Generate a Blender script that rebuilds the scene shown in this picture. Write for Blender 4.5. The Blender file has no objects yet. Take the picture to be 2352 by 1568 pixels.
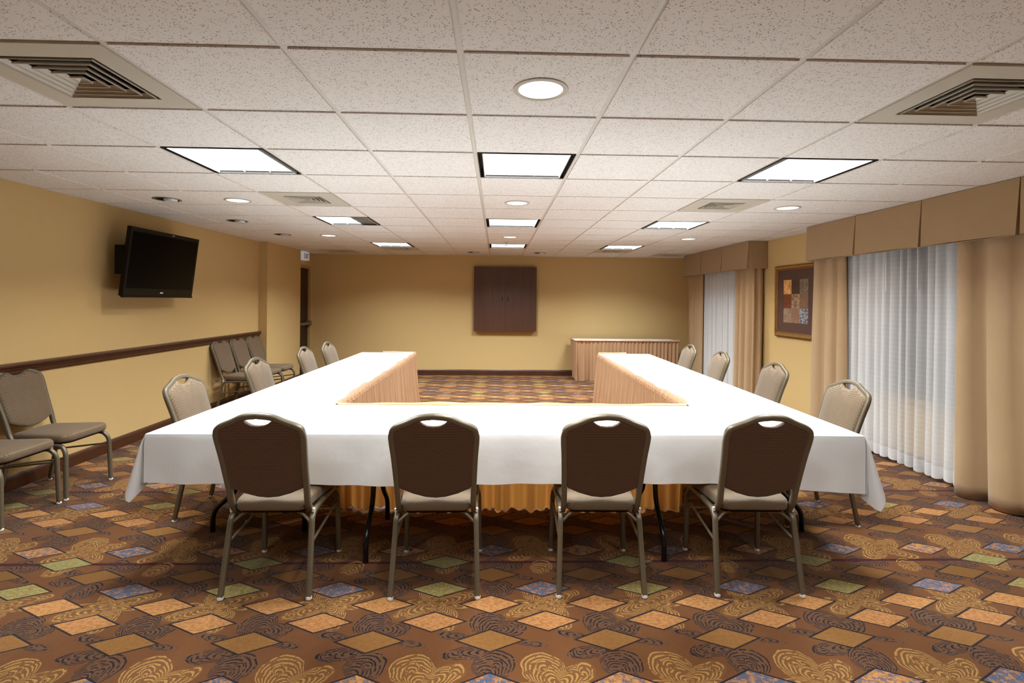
import bpy, math, random
from mathutils import Vector, Matrix
random.seed(7)
PI = math.pi
SC = bpy.context.scene
COL = SC.collection
CZ = 2.332                       # ceiling height
T = 0.6096                       # ceiling grid module
GX, GY = -0.1358, 1.7814         # grid origin
XL, XR, YB, YF = -3.657, 3.78, 10.0, -1.9
def gx(n): return GX + T*n
def gy(n): return GY + T*n

# ------------------------------------------------------------------ colour / materials
def lin(h):
    h = h.lstrip('#'); o = []
    for i in (0, 2, 4):
        c = int(h[i:i+2], 16)/255
        o.append(c/12.92 if c <= .04045 else ((c+.055)/1.055)**2.4)
    return (o[0], o[1], o[2], 1.0)
class NT:
    def __init__(s, name):
        s.m = bpy.data.materials.new(name); s.m.use_nodes = True
        s.t = s.m.node_tree; s.t.nodes.clear()
        s.out = s.t.nodes.new('ShaderNodeOutputMaterial')
    def n(s, typ, **kw):
        nd = s.t.nodes.new(typ)
        for k, v in kw.items():
            if k == 'i':
                for kk, vv in v.items(): s.set(nd.inputs[kk], vv)
            else: setattr(nd, k, v)
        return nd
    def set(s, sock, v):
        if isinstance(v, bpy.types.NodeSocket): s.t.links.new(v, sock)
        else: sock.default_value = v
    def math(s, op, a, b=0.0, c=0.0, clamp=False):
        nd = s.t.nodes.new('ShaderNodeMath'); nd.operation = op; nd.use_clamp = clamp
        s.set(nd.inputs[0], a); s.set(nd.inputs[1], b); s.set(nd.inputs[2], c)
        return nd.outputs[0]
    def mix(s, f, a, b):
        nd = s.t.nodes.new('ShaderNodeMix'); nd.data_type = 'RGBA'
        s.set(nd.inputs[0], f); s.set(nd.inputs[6], a); s.set(nd.inputs[7], b)
        return nd.outputs[2]
    def pos(s, obj=False):
        if obj: return s.n('ShaderNodeTexCoord').outputs['Object']
        return s.n('ShaderNodeNewGeometry').outputs['Position']
    def noise(s, vec, scale, detail=3, rough=.55):
        nd = s.n('ShaderNodeTexNoise', i={'Vector': vec, 'Scale': scale, 'Detail': detail, 'Roughness': rough})
        return nd.outputs[0]
    def bump(s, h, strength, dist=.002):
        return s.n('ShaderNodeBump', i={'Height': h, 'Strength': strength, 'Distance': dist}).outputs[0]
    def scale(s, vec, sc):
        return s.n('ShaderNodeVectorMath', operation='MULTIPLY', i={0: vec, 1: sc}).outputs[0]
    def bsdf(s, color, rough=.6, metal=0, normal=None, spec=.5, sheen=0, coat=0):
        b = s.n('ShaderNodeBsdfPrincipled', i={'Base Color': color, 'Roughness': rough, 'Metallic': metal,
            'Specular IOR Level': spec, 'Sheen Weight': sheen, 'Coat Weight': coat})
        if normal is not None: s.set(b.inputs['Normal'], normal)
        s.t.links.new(b.outputs[0], s.out.inputs[0]); return b

def m_plain(name, hx, rough=.5, metal=0, var=.12, sc=30, spec=.5, bump=0, coat=0, obj=True):
    t = NT(name); c = lin(hx); p = t.pos(obj)
    nz = t.noise(p, sc)
    d = tuple(x*(1-var) for x in c[:3])+(1,); l = tuple(min(1, x*(1+var)) for x in c[:3])+(1,)
    colr = t.mix(nz, d, l)
    nb = t.bump(nz, bump, .002) if bump else None
    t.bsdf(colr, rough, metal, nb, spec, 0, coat); return t.m

M = {}
M['wall'] = m_plain('tan_wall_paint', '#C8A974', .75, var=.03, sc=60, bump=.12, spec=.2, obj=False)
M['trimwood'] = m_plain('dark_trim_wood', '#4A2A18', .35, var=.35, sc=9, spec=.45)
M['jamb'] = m_plain('door_frame_paint', '#A78A5C', .5, var=.03)
M['black'] = m_plain('black_gloss_plastic', '#080606', .3, var=.1, spec=.2)
M['blackmatte'] = m_plain('black_recess', '#0B0908', .9, var=.2, spec=.1)
M['screen'] = m_plain('dark_glass_screen', '#040303', .2, var=.02, spec=.08)
M['bronze'] = m_plain('bronze_painted_tube', '#6E6250', .38, metal=.35, var=.06, sc=80)
M['chrome'] = m_plain('chrome', '#C8C8C8', .2, metal=1, var=.03)
M['glide'] = m_plain('pale_plastic_glide', '#D8D4CC', .4, var=.05)
M['ventpaint'] = m_plain('vent_enamel', '#C2B9A9', .45, var=.02, sc=10)
M['grid'] = m_plain('ceiling_grid_enamel', '#CFC7BD', .5, var=.02)
M['louvre'] = m_plain('louvre_aluminium', '#C9C9C6', .4, metal=.3, var=.05)
M['bladegrey'] = m_plain('grey_louvre_blade', '#8E8E8C', .5, var=.05)
M['lampbody'] = m_plain('troffer_black_gap', '#1B120C', .6, var=.2)
M['offcell'] = m_plain('unlit_lamp_cell', '#7A756C', .4, metal=.2, var=.1)
M['tabletop'] = m_plain('laminate_tabletop', '#8A7050', .5, var=.15)
M['legblack'] = m_plain('black_enamel_tube', '#0D0D10', .25, var=.1)

M['signred'] = m_plain('sign_letter', '#6A3A28', .5, var=.05)
M['gold'] = m_plain('gilt_frame', '#80551F', .42, metal=.45, var=.3, sc=60)
M['goldlight'] = m_plain('gilt_bead', '#C49A5C', .4, metal=.45, var=.2, sc=60)
M['mat'] = m_plain('brown_mat_board', '#53362C', .7, var=.08)
M['glassdark'] = m_plain('window_frame_metal', '#6E6E6C', .4, metal=.3, var=.05)

def m_tile():
    t = NT('speckled_ceiling_tile'); p = t.pos()
    base = t.mix(t.noise(p, 3), lin('#E4DDD6'), lin('#E9E2DC'))
    vo = t.n('ShaderNodeTexVoronoi', i={'Vector': p, 'Scale': 180.0, 'Randomness': 1.0})
    rnd = t.n('ShaderNodeTexVoronoi', i={'Vector': p, 'Scale': 180.0, 'Randomness': 1.0}).outputs['Color']
    sz = t.n('ShaderNodeSeparateColor', i={0: rnd}).outputs[0]
    thr = t.math('MULTIPLY', t.math('SUBTRACT', sz, .36), .80)
    hole = t.math('LESS_THAN', vo.outputs['Distance'], thr)
    nz = t.math('GREATER_THAN', t.noise(p, 30, 2), .44)
    hole = t.math('MULTIPLY', hole, nz)
    # pits only on the downward faces
    c = t.mix(t.math('MULTIPLY', hole, .72), base, lin('#5E544C'))
    t.bsdf(c, .9, 0, t.bump(t.noise(p, 300, 2), .15, .001), .1); return t.m
M['tile'] = m_tile()

def m_weave(name, hx, hx2, rough=.8, scale=700.0, sheen=.2, bump=.25):
    t = NT(name); p = t.pos(True)
    w = t.n('ShaderNodeTexVoronoi', i={'Vector': p, 'Scale': scale}).outputs['Distance']
    n2 = t.noise(p, 6, 2)
    c = t.mix(t.math('ADD', t.math('MULTIPLY', w, .5), t.math('MULTIPLY', n2, .4)), lin(hx), lin(hx2))
    t.bsdf(c, rough, 0, t.bump(w, bump, .001), .15, sheen); return t.m
M['drape'] = m_weave('tan_drape_fabric', '#B59773', '#A58564', .7, 500)
M['valance'] = m_weave('tan_valance_fabric', '#A58763', '#967755', .75, 500)

def m_chair(name='brown_patterned_upholstery', c1='#6A5540', c2='#745F48', c3='#44331F'):
    t = NT(name); p = t.pos(True)
    # small woven dashes: staggered lattice
    s = t.n('ShaderNodeSeparateXYZ', i={0: p})
    z = t.math('ADD', s.outputs[2], t.math('MULTIPLY', s.outputs[1], 1.0))
    P = .0125; Q = .0085
    v = t.math('DIVIDE', z, Q)
    row = t.math('FLOOR', v); odd = t.math('MULTIPLY', t.math('MODULO', t.math('ABSOLUTE', row), 2.0), .5)
    u = t.math('ADD', t.math('DIVIDE', s.outputs[0], P), odd)
    du = t.math('ABSOLUTE', t.math('SUBTRACT', t.math('FRACT', u), .5))
    dv = t.math('ABSOLUTE', t.math('SUBTRACT', t.math('FRACT', v), .5))
    d = t.math('ADD', t.math('MULTIPLY', du, 1.1), t.math('MULTIPLY', dv, 1.0))
    dot = t.math('LESS_THAN', d, .38)
    base = t.mix(t.noise(p, 25, 3), lin(c1), lin(c2))
    c = t.mix(t.math('MULTIPLY', dot, .85), base, lin(c3))
    t.bsdf(c, .62, 0, t.bump(dot, .3, -.001), .25, .15); return t.m
M['chairfab'] = m_chair()
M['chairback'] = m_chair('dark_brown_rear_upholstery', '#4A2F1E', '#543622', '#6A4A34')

def m_cloth():
    t = NT('white_table_linen'); p = t.pos()
    c = t.mix(t.noise(p, 2.2, 3), lin('#E6E6E9'), lin('#F0F0F1'))
    t.bsdf(c, .75, 0, t.bump(t.noise(p, 2.6, 4, .6), .8, .015), .15, .1); return t.m
M['linen'] = m_cloth()
def m_satin():
    t = NT('peach_satin_skirting'); p = t.pos()
    c = t.mix(t.noise(t.scale(p, (14, 14, 1)), 3, 3), lin('#BC906A'), lin('#CCA47E'))
    b = t.bsdf(c, .42, 0, t.bump(t.noise(t.scale(p, (30, 30, 2.5)), 2, 3), .35, .004), .35, .25)
    tr = t.n('ShaderNodeBsdfTranslucent', i={'Color': lin('#E0A050')})
    mx = t.n('ShaderNodeMixShader', i={0: .30, 1: b.outputs[0], 2: tr.outputs[0]})
    t.t.links.new(mx.outputs[0], t.out.inputs[0]); return t.m
M['satin'] = m_satin()
def m_sheer():
    t = NT('white_sheer_voile'); p = t.pos()
    s = t.n('ShaderNodeSeparateXYZ', i={0: p})
    st = t.math('GREATER_THAN', t.math('FRACT', t.math('DIVIDE', s.outputs[2], .043)), .86)
    hem = t.math('LESS_THAN', s.outputs[2], .13)
    d = t.n('ShaderNodeBsdfDiffuse', i={'Color': lin('#EDEBEB')})
    tr = t.n('ShaderNodeBsdfTranslucent', i={'Color': lin('#E8E6E8')})
    tp = t.n('ShaderNodeBsdfTransparent')
    m1 = t.n('ShaderNodeMixShader', i={0: .28, 1: d.outputs[0], 2: tr.outputs[0]})
    near = t.math('MULTIPLY', t.math('SUBTRACT', .36, t.math('ABSOLUTE', t.math('SUBTRACT', s.outputs[1], 4.42))), 4.0, clamp=True)
    gath = t.math('SUBTRACT', .87, t.math('MULTIPLY', near, .30))
    dense = t.math('ADD', t.math('ADD', gath, t.math('MULTIPLY', st, .07)), t.math('MULTIPLY', hem, .2), clamp=True)
    m2 = t.n('ShaderNodeMixShader', i={0: dense, 1: tp.outputs[0], 2: m1.outputs[0]})
    t.t.links.new(m2.outputs[0], t.out.inputs[0]); return t.m
M['sheer'] = m_sheer()
def m_emit(name, hx, st):
    t = NT(name); p = t.pos()
    c = t.mix(t.noise(p, 4), lin(hx), lin('#FFFFFF'))
    e = t.n('ShaderNodeEmission', i={'Color': c, 'Strength': st}); t.t.links.new(e.outputs[0], t.out.inputs[0]); return t.m
M['lit'] = m_emit('lit_lamp_cell', '#FFFDF8', 1.8)
M['signwhite'] = m_emit('backlit_sign_face', '#C8A890', .36)
M['litround'] = m_emit('lit_downlight_lens', '#FFFCF4', 2.0)
def m_glass():
    t = NT('night_window_glass'); p = t.pos()
    c = t.mix(t.noise(p, 3), lin('#3A4248'), lin('#464E54'))
    t.bsdf(c, .08, 0, None, .5); return t.m
M['glass'] = m_glass()
def m_wood(name, a, b, c3, rough=.4):
    t = NT(name); p = t.pos(True)
    q = t.scale(p, (55, 55, 2.2))
    f = t.noise(q, 1.0, 5, .65)
    g = t.noise(t.scale(p, (9, 9, .6)), 1.0, 3)
    c = t.mix(f, lin(a), lin(b)); c = t.mix(t.math('MULTIPLY', g, .55), c, lin(c3))
    t.bsdf(c, rough, 0, t.bump(f, .12, .001), .35); return t.m
M['cabwood'] = m_wood('walnut_veneer', '#43281B', '#6A4634', '#38201A')
M['doorwood'] = m_wood('dark_door_veneer', '#26130B', '#351C11', '#1C0D08')

# ---- carpet --------------------------------------------------------------------------
def motif_group():
    g = bpy.data.node_groups.new('carpet_scroll', 'ShaderNodeTree')
    I = g.interface
    for nm, ty in (('Vector', 'NodeSocketVector'), ('Base', 'NodeSocketVector'), ('Rot', 'NodeSocketVector'), ('Size', 'NodeSocketVector'), ('Rings', 'NodeSocketFloat'), ('FillIn', 'NodeSocketFloat'), ('LineIn', 'NodeSocketFloat')):
        I.new_socket(nm, in_out='INPUT', socket_type=ty)
    I.new_socket('Fill', in_out='OUTPUT', socket_type='NodeSocketFloat')
    I.new_socket('Line', in_out='OUTPUT', socket_type='NodeSocketFloat')
    N = g.nodes; L = g.links
    gi = N.new('NodeGroupInput'); go = N.new('NodeGroupOutput')
    sub = N.new('ShaderNodeVectorMath'); sub.operation = 'SUBTRACT'
    L.new(gi.outputs['Vector'], sub.inputs[0]); L.new(gi.outputs['Base'], sub.inputs[1])
    wr = N.new('ShaderNodeVectorMath'); wr.operation = 'WRAP'
    L.new(sub.outputs[0], wr.inputs[0]); wr.inputs[1].default_value = (.259, .53, 1); wr.inputs[2].default_value = (-.259, -.53, -1)
    mp = N.new('ShaderNodeMapping'); mp.vector_type = 'TEXTURE'
    L.new(wr.outputs[0], mp.inputs['Vector']); L.new(gi.outputs['Rot'], mp.inputs['Rotation']); L.new(gi.outputs['Size'], mp.inputs['Scale'])
    dt = N.new('ShaderNodeVectorMath'); dt.operation = 'DOT_PRODUCT'; L.new(mp.outputs[0], dt.inputs[0]); L.new(mp.outputs[0], dt.inputs[1])
    sp = N.new('ShaderNodeSeparateXYZ'); L.new(mp.outputs[0], sp.inputs[0])
    x2 = N.new('ShaderNodeMath'); x2.operation = 'MULTIPLY'; L.new(sp.outputs[0], x2.inputs[0]); x2.inputs[1].default_value = 2.0
    tt = N.new('ShaderNodeMath'); tt.operation = 'DIVIDE'; L.new(dt.outputs['Value'], tt.inputs[0]); L.new(x2.outputs[0], tt.inputs[1])
    mk = N.new('ShaderNodeMath'); mk.operation = 'COMPARE'; L.new(tt.outputs[0], mk.inputs[0]); mk.inputs[1].default_value = .5; mk.inputs[2].default_value = .5
    rn = N.new('ShaderNodeMath'); rn.operation = 'MULTIPLY'; L.new(tt.outputs[0], rn.inputs[0]); L.new(gi.outputs['Rings'], rn.inputs[1])
    fr = N.new('ShaderNodeMath'); fr.operation = 'FRACT'; L.new(rn.outputs[0], fr.inputs[0])
    gt = N.new('ShaderNodeMath'); gt.operation = 'GREATER_THAN'; L.new(fr.outputs[0], gt.inputs[0]); gt.inputs[1].default_value = .60
    ln = N.new('ShaderNodeMath'); ln.operation = 'MULTIPLY'; L.new(gt.outputs[0], ln.inputs[0]); L.new(mk.outputs[0], ln.inputs[1])
    # a new motif covers what lies under it
    inv = N.new('ShaderNodeMath'); inv.operation = 'SUBTRACT'; inv.inputs[0].default_value = 1.0; L.new(mk.outputs[0], inv.inputs[1])
    keep = N.new('ShaderNodeMath'); keep.operation = 'MULTIPLY'; L.new(inv.outputs[0], keep.inputs[0]); L.new(gi.outputs['LineIn'], keep.inputs[1])
    lo = N.new('ShaderNodeMath'); lo.operation = 'ADD'; L.new(keep.outputs[0], lo.inputs[0]); L.new(ln.outputs[0], lo.inputs[1])
    fo = N.new('ShaderNodeMath'); fo.operation = 'MAXIMUM'; L.new(gi.outputs['FillIn'], fo.inputs[0]); L.new(mk.outputs[0], fo.inputs[1])
    L.new(fo.outputs[0], go.inputs['Fill']); L.new(lo.outputs[0], go.inputs['Line'])
    return g
DARKM = [  # base x, y, direction deg, length a, half-width b, rings
 (.035,.325, 128, .155,.085, 6), (.03,.335, 8, .125,.052, 4), (.10,.262, -12, .15,.022, 3), (-.09,.285, 168, .15,.026, 3),
 (.0,.20, 188, .20,.042, 4), (-.035,.045, 52, .175,.085, 6),
 (-.02,.84, 55, .15,.075, 5), (.0,.60, 62, .155,.08, 6), (-.04,.735, 176, .16,.036, 4), (.09,.79, -18, .16,.024, 3), (-.08,.81, 160, .15,.026, 3),
 (.06,.86, 20, .12,.04, 4), (.02,.09, 70, .06,.028, 2), (-.13,.20, 230, .06,.028, 2), (.115,.37, 330, .055,.025, 2), (-.13,.745, 140, .055,.026, 2)]
GOLDM = [
 (.259,.008, 118, .19,.088, 6), (.259,.012, 28, .19,.052, 5), (.259,-.004, 4, .17,.018, 2), (.259,-.004, 176, .17,.018, 2),
 (.259,-.012, 212, .20,.055, 5), (.259,-.012, -34, .19,.05, 5),
 (.259,.537, 120, .15,.055, 6), (.259,.535, 28, .19,.040, 4), (.259,.525, 205, .22,.050, 5), (.259,.525, -48, .15,.045, 6),
 (.259,.53, -8, .16,.02, 2), (.259,.53, 172, .16,.02, 2),
 (.24,.805, 60, .15,.06, 4), (-.20,.33, 60, .075,.03, 2),
 (.375,.055, 70, .075,.036, 2), (.215,.075, 95, .065,.030, 2), (.40,.60, 40, .06,.028, 2), (.13,.47, 220, .06,.028, 2)]
def m_carpet():
    t = NT('patterned_carpet'); P = t.pos()
    grp = motif_group()
    sp0 = t.n('ShaderNodeSeparateXYZ', i={0: P})
    nzc = t.n('ShaderNodeTexNoise', i={'Vector': P, 'Scale': 30.0, 'Detail': 4.0, 'Roughness': .6}).outputs['Color']
    nzl = t.n('ShaderNodeTexNoise', i={'Vector': P, 'Scale': 11.0, 'Detail': 1.0}).outputs['Color']
    off0 = t.n('ShaderNodeVectorMath', operation='MULTIPLY_ADD', i={0: nzl, 1: (.03, .03, 0), 2: (.016-.007-.015, -1.945-.007-.015, 0)}).outputs[0]
    off = t.n('ShaderNodeVectorMath', operation='MULTIPLY_ADD', i={0: nzc, 1: (.014, .014, 0), 2: off0}).outputs[0]
    uv = t.n('ShaderNodeVectorMath', operation='ADD', i={0: P, 1: off}).outputs[0]
    def chain(lst):
        f, l = 0.0, 0.0
        for (bx, by, dg, a, b, r) in lst:
            nd = t.n('ShaderNodeGroup', node_tree=grp)
            t.set(nd.inputs['Vector'], uv); nd.inputs['Base'].default_value = (bx, by, 0)
            nd.inputs['Rot'].default_value = (0, 0, math.radians(dg)); nd.inputs['Size'].default_value = (a/2, b, 1)
            nd.inputs['Rings'].default_value = r*1.45+.3
            t.set(nd.inputs['FillIn'], f); t.set(nd.inputs['LineIn'], l)
            f, l = nd.outputs['Fill'], nd.outputs['Line']
        return f, l
    df, dl = chain(DARKM)
    gf, gl = chain(GOLDM)
    big = t.noise(P, 7, 3); fine = t.noise(P, 420, 2, .7); mid = t.noise(P, 60, 3, .7)
    c = t.mix(big, lin('#683D1F'), lin('#784B27'))
    c = t.mix(t.math('MULTIPLY', df, .45), c, lin('#5E483A'))
    brk = t.math('GREATER_THAN', t.noise(P, 46, 2, .5), .43)
    dl = t.math('MULTIPLY', dl, brk); gl = t.math('MULTIPLY', gl, t.math('GREATER_THAN', t.noise(t.scale(P, (1, 1, 1)), 39, 2, .5), .42))
    c = t.mix(t.math('MULTIPLY', dl, .92), c, lin('#1E151C'))
    c = t.mix(t.math('MULTIPLY', gf, .45), c, lin('#80582E'))
    c = t.mix(t.math('MULTIPLY', gl, .9), c, lin('#B3854A'))
    # maroon line across the room, once a repeat
    y0 = t.math('SUBTRACT', sp0.outputs[1], 1.945)
    yl = t.math('WRAP', t.math('SUBTRACT', y0, .925), .53, -.53)
    ml = t.math('LESS_THAN', t.math('ABSOLUTE', yl), .0125)
    ml = t.math('MULTIPLY', ml, t.math('SUBTRACT', 1.0, t.math('MULTIPLY', gl, .8)))
    c = t.mix(ml, c, lin('#46141C'))
    # diamonds, two interleaved lattices
    xs = t.math('ADD', sp0.outputs[0], .016)
    def lattice(xoff, yoff):
        dx = t.math('WRAP', t.math('SUBTRACT', xs, xoff), .259, -.259)
        dy = t.math('WRAP', t.math('SUBTRACT', y0, yoff), .1325, -.1325)
        d = t.math('ADD', t.math('DIVIDE', t.math('ABSOLUTE', dx), .138), t.math('DIVIDE', t.math('ABSOLUTE', dy), .0685))
        row = t.math('FLOOR', t.math('ADD', t.math('DIVIDE', t.math('SUBTRACT', y0, yoff), .265), .5))
        r4 = t.math('FLOORED_MODULO', row, 4.0)
        cx = t.math('FLOOR', t.math('ADD', t.math('DIVIDE', t.math('SUBTRACT', xs, xoff), .518), .5))
        par = t.math('FLOORED_MODULO', cx, 2.0)
        return d, r4, par
    def ramp(f, cols):
        r = t.n('ShaderNodeValToRGB'); r.color_ramp.interpolation = 'CONSTANT'
        e = r.color_ramp.elements
        while len(e) > 1: e.remove(e[-1])
        e[0].position = 0; e[0].color = cols[0]
        for k, cc in enumerate(cols[1:], 1):
            q = e.new(k/len(cols)); q.color = cc
        t.set(r.inputs[0], t.math('DIVIDE', t.math('ADD', f, .5), float(len(cols)))); return r.outputs[0]
    BL, PE, PE2, GO, GO2, GR, PU = map(lin, ('#3C6080', '#BE8450', '#C98E55', '#906634', '#7A5628', '#97935C', '#4C6A88'))
    mot = t.math('GREATER_THAN', t.noise(P, 34, 4, .75), .52)
    st = t.math('MULTIPLY', t.math('SUBTRACT', t.noise(t.scale(P, (1, 1.6, 1)), 48, 4, .8), .44), 7.0, clamp=True)
    # even lattice rows: blue/peach, star gold, peach, gold
    d, r4, par = lattice(0.0, 0.0)
    base = ramp(r4, [BL, GO, PE2, GO2]); alt = ramp(r4, [PE2, GO, PE2, GO2])
    bc = t.mix(par, base, alt)
    m0 = t.math('MULTIPLY', mot, t.math('LESS_THAN', r4, .5))
    bc = t.mix(t.math('MULTIPLY', m0, .85), bc, t.mix(par, PE, BL))
    bc = t.mix(t.math('MULTIPLY', st, .62), bc, lin('#8A4E1E'))
    inn = t.math('LESS_THAN', d, 1.0); edge = t.math('LESS_THAN', d, 1.13)
    c = t.mix(edge, c, lin('#2A1C1E')); c = t.mix(inn, c, bc)
    # odd lattice rows: none, peach, blue/green, green every other
    d, r4, par = lattice(.259, .1325)
    base = ramp(r4, [GO, PE, GR, GR]); alt = ramp(r4, [GO, PE, PU, GO])
    bc = t.mix(par, alt, base)
    m2 = t.math('MULTIPLY', mot, t.math('COMPARE', r4, 2.0, .2))
    bc = t.mix(t.math('MULTIPLY', m2, .8), bc, t.mix(par, lin('#C08A6A'), lin('#B9A45C')))
    bc = t.mix(t.math('MULTIPLY', st, .62), bc, lin('#8A4E1E'))
    has = t.math('GREATER_THAN', r4, .5)
    f3 = t.math('MULTIPLY', t.math('GREATER_THAN', r4, 2.5), t.math('SUBTRACT', 1.0, par))
    has = t.math('MULTIPLY', has, t.math('SUBTRACT', 1.0, f3))
    inn = t.math('MULTIPLY', has, t.math('LESS_THAN', d, 1.0)); edge = t.math('MULTIPLY', has, t.math('LESS_THAN', d, 1.13))
    c = t.mix(edge, c, lin('#2A1C1E')); c = t.mix(inn, c, bc)
    # yarn variation
    k = t.math('ADD', .46, t.math('MULTIPLY', t.math('ADD', t.math('MULTIPLY', fine, .6), t.math('MULTIPLY', mid, .4)), .42))
    c = t.n('ShaderNodeVectorMath', operation='SCALE', i={0: c, 'Scale': k}).outputs[0]
    t.bsdf(c, .95, 0, t.bump(fine, .5, .003), .05, .1); return t.m
M['carpet'] = m_carpet()

def m_art(i, a, b):
    t = NT('art_print_patch'); p = t.pos(True)
    f = t.noise(p, 22 + 9*(i % 3), 4, .7)
    t.bsdf(t.mix(t.math('GREATER_THAN', f, .5 + .03*(i % 2)), lin(a), lin(b)), .5, 0, None, .3); return t.m

# ------------------------------------------------------------------ mesh builder
class MB:
    def __init__(s): s.v = []; s.f = []; s.mi = []; s.cur = 0
    def add(s, vs, fs):
        o = len(s.v); s.v += [tuple(v) for v in vs]
        for f in fs: s.f.append(tuple(i+o for i in f)); s.mi.append(s.cur)
    def box(s, x0, x1, y0, y1, z0, z1):
        s.add([(x0,y0,z0),(x1,y0,z0),(x1,y1,z0),(x0,y1,z0),(x0,y0,z1),(x1,y0,z1),(x1,y1,z1),(x0,y1,z1)],
              [(0,3,2,1),(4,5,6,7),(0,1,5,4),(1,2,6,5),(2,3,7,6),(3,0,4,7)]); return s
    def quad(s, a, b, c, d): s.add([a,b,c,d], [(0,1,2,3)]); return s
    def grid(s, rows, closed=False):
        n = len(rows[0]); vs = [p for r in rows for p in r]; fs = []
        for i in range(len(rows)-1):
            for j in range(n-1 if not closed else n):
                k = (j+1) % n
                fs.append((i*n+j, i*n+k, (i+1)*n+k, (i+1)*n+j))
        s.add(vs, fs); return s
    def tube(s, pts, r, n=8, cap=True, sq=False, up=None):
        P = [Vector(p) for p in pts]; rows = []
        ref = Vector(up) if up else Vector((0,0,1))
        T0 = (P[1]-P[0]).normalized()
        if abs(T0.dot(ref)) > .95 and not up: ref = Vector((0,1,0))
        nrm = (ref - T0*ref.dot(T0)).normalized()
        for i, p in enumerate(P):
            t = (P[min(i+1, len(P)-1)] - P[max(i-1, 0)]).normalized()
            nrm = (nrm - t*nrm.dot(t)).normalized(); b = t.cross(nrm)
            ring = []
            for k in range(n):
                a = 2*PI*k/n + (PI/n)
                ca, sa = math.cos(a), math.sin(a)
                if sq:
                    e = .45; ca = math.copysign(abs(ca)**e, ca)*.93; sa = math.copysign(abs(sa)**e, sa)*.93
                rr = r[i] if isinstance(r, (list, tuple)) else r
                ring.append(p + nrm*ca*rr + b*sa*rr)
            rows.append(ring)
        s.grid(rows, closed=True)
        if cap:
            o = len(s.v); m = len(P)
            base = o - m*n
            s.f.append(tuple(base+k for k in range(n))[::-1]); s.mi.append(s.cur)
            s.f.append(tuple(base+(m-1)*n+k for k in range(n))); s.mi.append(s.cur)
        return s
    def lathe(s, c, prof, n=32):
        rows = [[(c[0]+r*math.cos(2*PI*k/n), c[1]+r*math.sin(2*PI*k/n), c[2]+z) for k in range(n)] for r, z in prof]
        s.grid(rows, closed=True); return s
    def prism(s, outline, fn, th):
        """outline: list of 2D; fn(u,v,w)->3D; extrudes w 0..th with a rounded rim"""
        n = len(outline); cx = sum(p[0] for p in outline)/n; cy = sum(p[1] for p in outline)/n
        rows = []
        for w, k in th:
            rows.append([fn(cx+(p[0]-cx)*k, cy+(p[1]-cy)*k, w) for p in outline])
        s.grid(rows, closed=True)
        o = len(s.v) - n*len(rows)
        s.f.append(tuple(o+i for i in range(n))[::-1]); s.mi.append(s.cur)
        s.f.append(tuple(o+n*(len(rows)-1)+i for i in range(n))); s.mi.append(s.cur)
        return s
    def build(s, name, mat, parent=None, smooth=False, angle=40, loc=None):
        me = bpy.data.meshes.new(name); me.from_pydata(s.v, [], s.f); me.update()
        mats = mat if isinstance(mat, list) else [mat]
        for m in mats: me.materials.append(m)
        if len(mats) > 1: me.polygons.foreach_set('material_index', s.mi)
        if smooth:
            me.polygons.foreach_set('use_smooth', [True]*len(me.polygons))
            try: me.set_sharp_from_angle(angle=math.radians(angle))
            except Exception: pass
        o = bpy.data.objects.new(name, me); COL.objects.link(o)
        if parent is not None: o.parent = parent
        if loc: o.location = loc
        return o
def smoothpath(pts, sub=6):
    P = [Vector(p) for p in pts]; out = []
    for i in range(len(P)-1):
        a = P[max(i-1,0)]; b = P[i]; c = P[i+1]; d = P[min(i+2, len(P)-1)]
        for k in range(sub):
            t = k/sub
            out.append(.5*((2*b)+(-a+c)*t+(2*a-5*b+4*c-d)*t*t+(-a+3*b-3*c+d)*t**3))
    out.append(P[-1]); return out
def fillet(pts, r, sub=5):
    P = [Vector(p) for p in pts]; out = [P[0]]
    for i in range(1, len(P)-1):
        a, b, c = P[i-1], P[i], P[i+1]
        d1 = (a-b); d2 = (c-b)
        rr = min(r, d1.length*.45, d2.length*.45)
        p1 = b+d1.normalized()*rr; p2 = b+d2.normalized()*rr
        for k in range(sub+1):
            t = k/sub; out.append(p1*(1-t)**2 + b*2*t*(1-t) + p2*t*t)
    out.append(P[-1]); return out
def struct(o): o['kind'] = 'structure'; return o
def thing(name, label, cat, loc=(0,0,0), rotz=0, group=None):
    o = bpy.data.objects.new(name, None); COL.objects.link(o); o.empty_display_size = .1
    o.location = loc; o.rotation_euler = (0,0,rotz)
    return tag(o, label, cat, group)
def tag(o, label, cat, group=None):
    o['label'] = label; o['category'] = cat
    if group: o['group'] = group
    return o
def copy_tree(o, parent=None):
    kids = [c for c in SRC_CHILDREN.get(o.name, [])] if o.name in SRC_CHILDREN else list(o.children)
    c = o.copy(); COL.objects.link(c)
    if parent is not None: c.parent = parent
    for k in kids: copy_tree(k, c)
    return c
SRC_CHILDREN = {}
def dup(o, loc, rotz, label, group=None):
    c = copy_tree(o); c.location = loc; c.rotation_euler = (0,0,rotz); c['label'] = label
    if group: c['group'] = group
    return c

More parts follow.
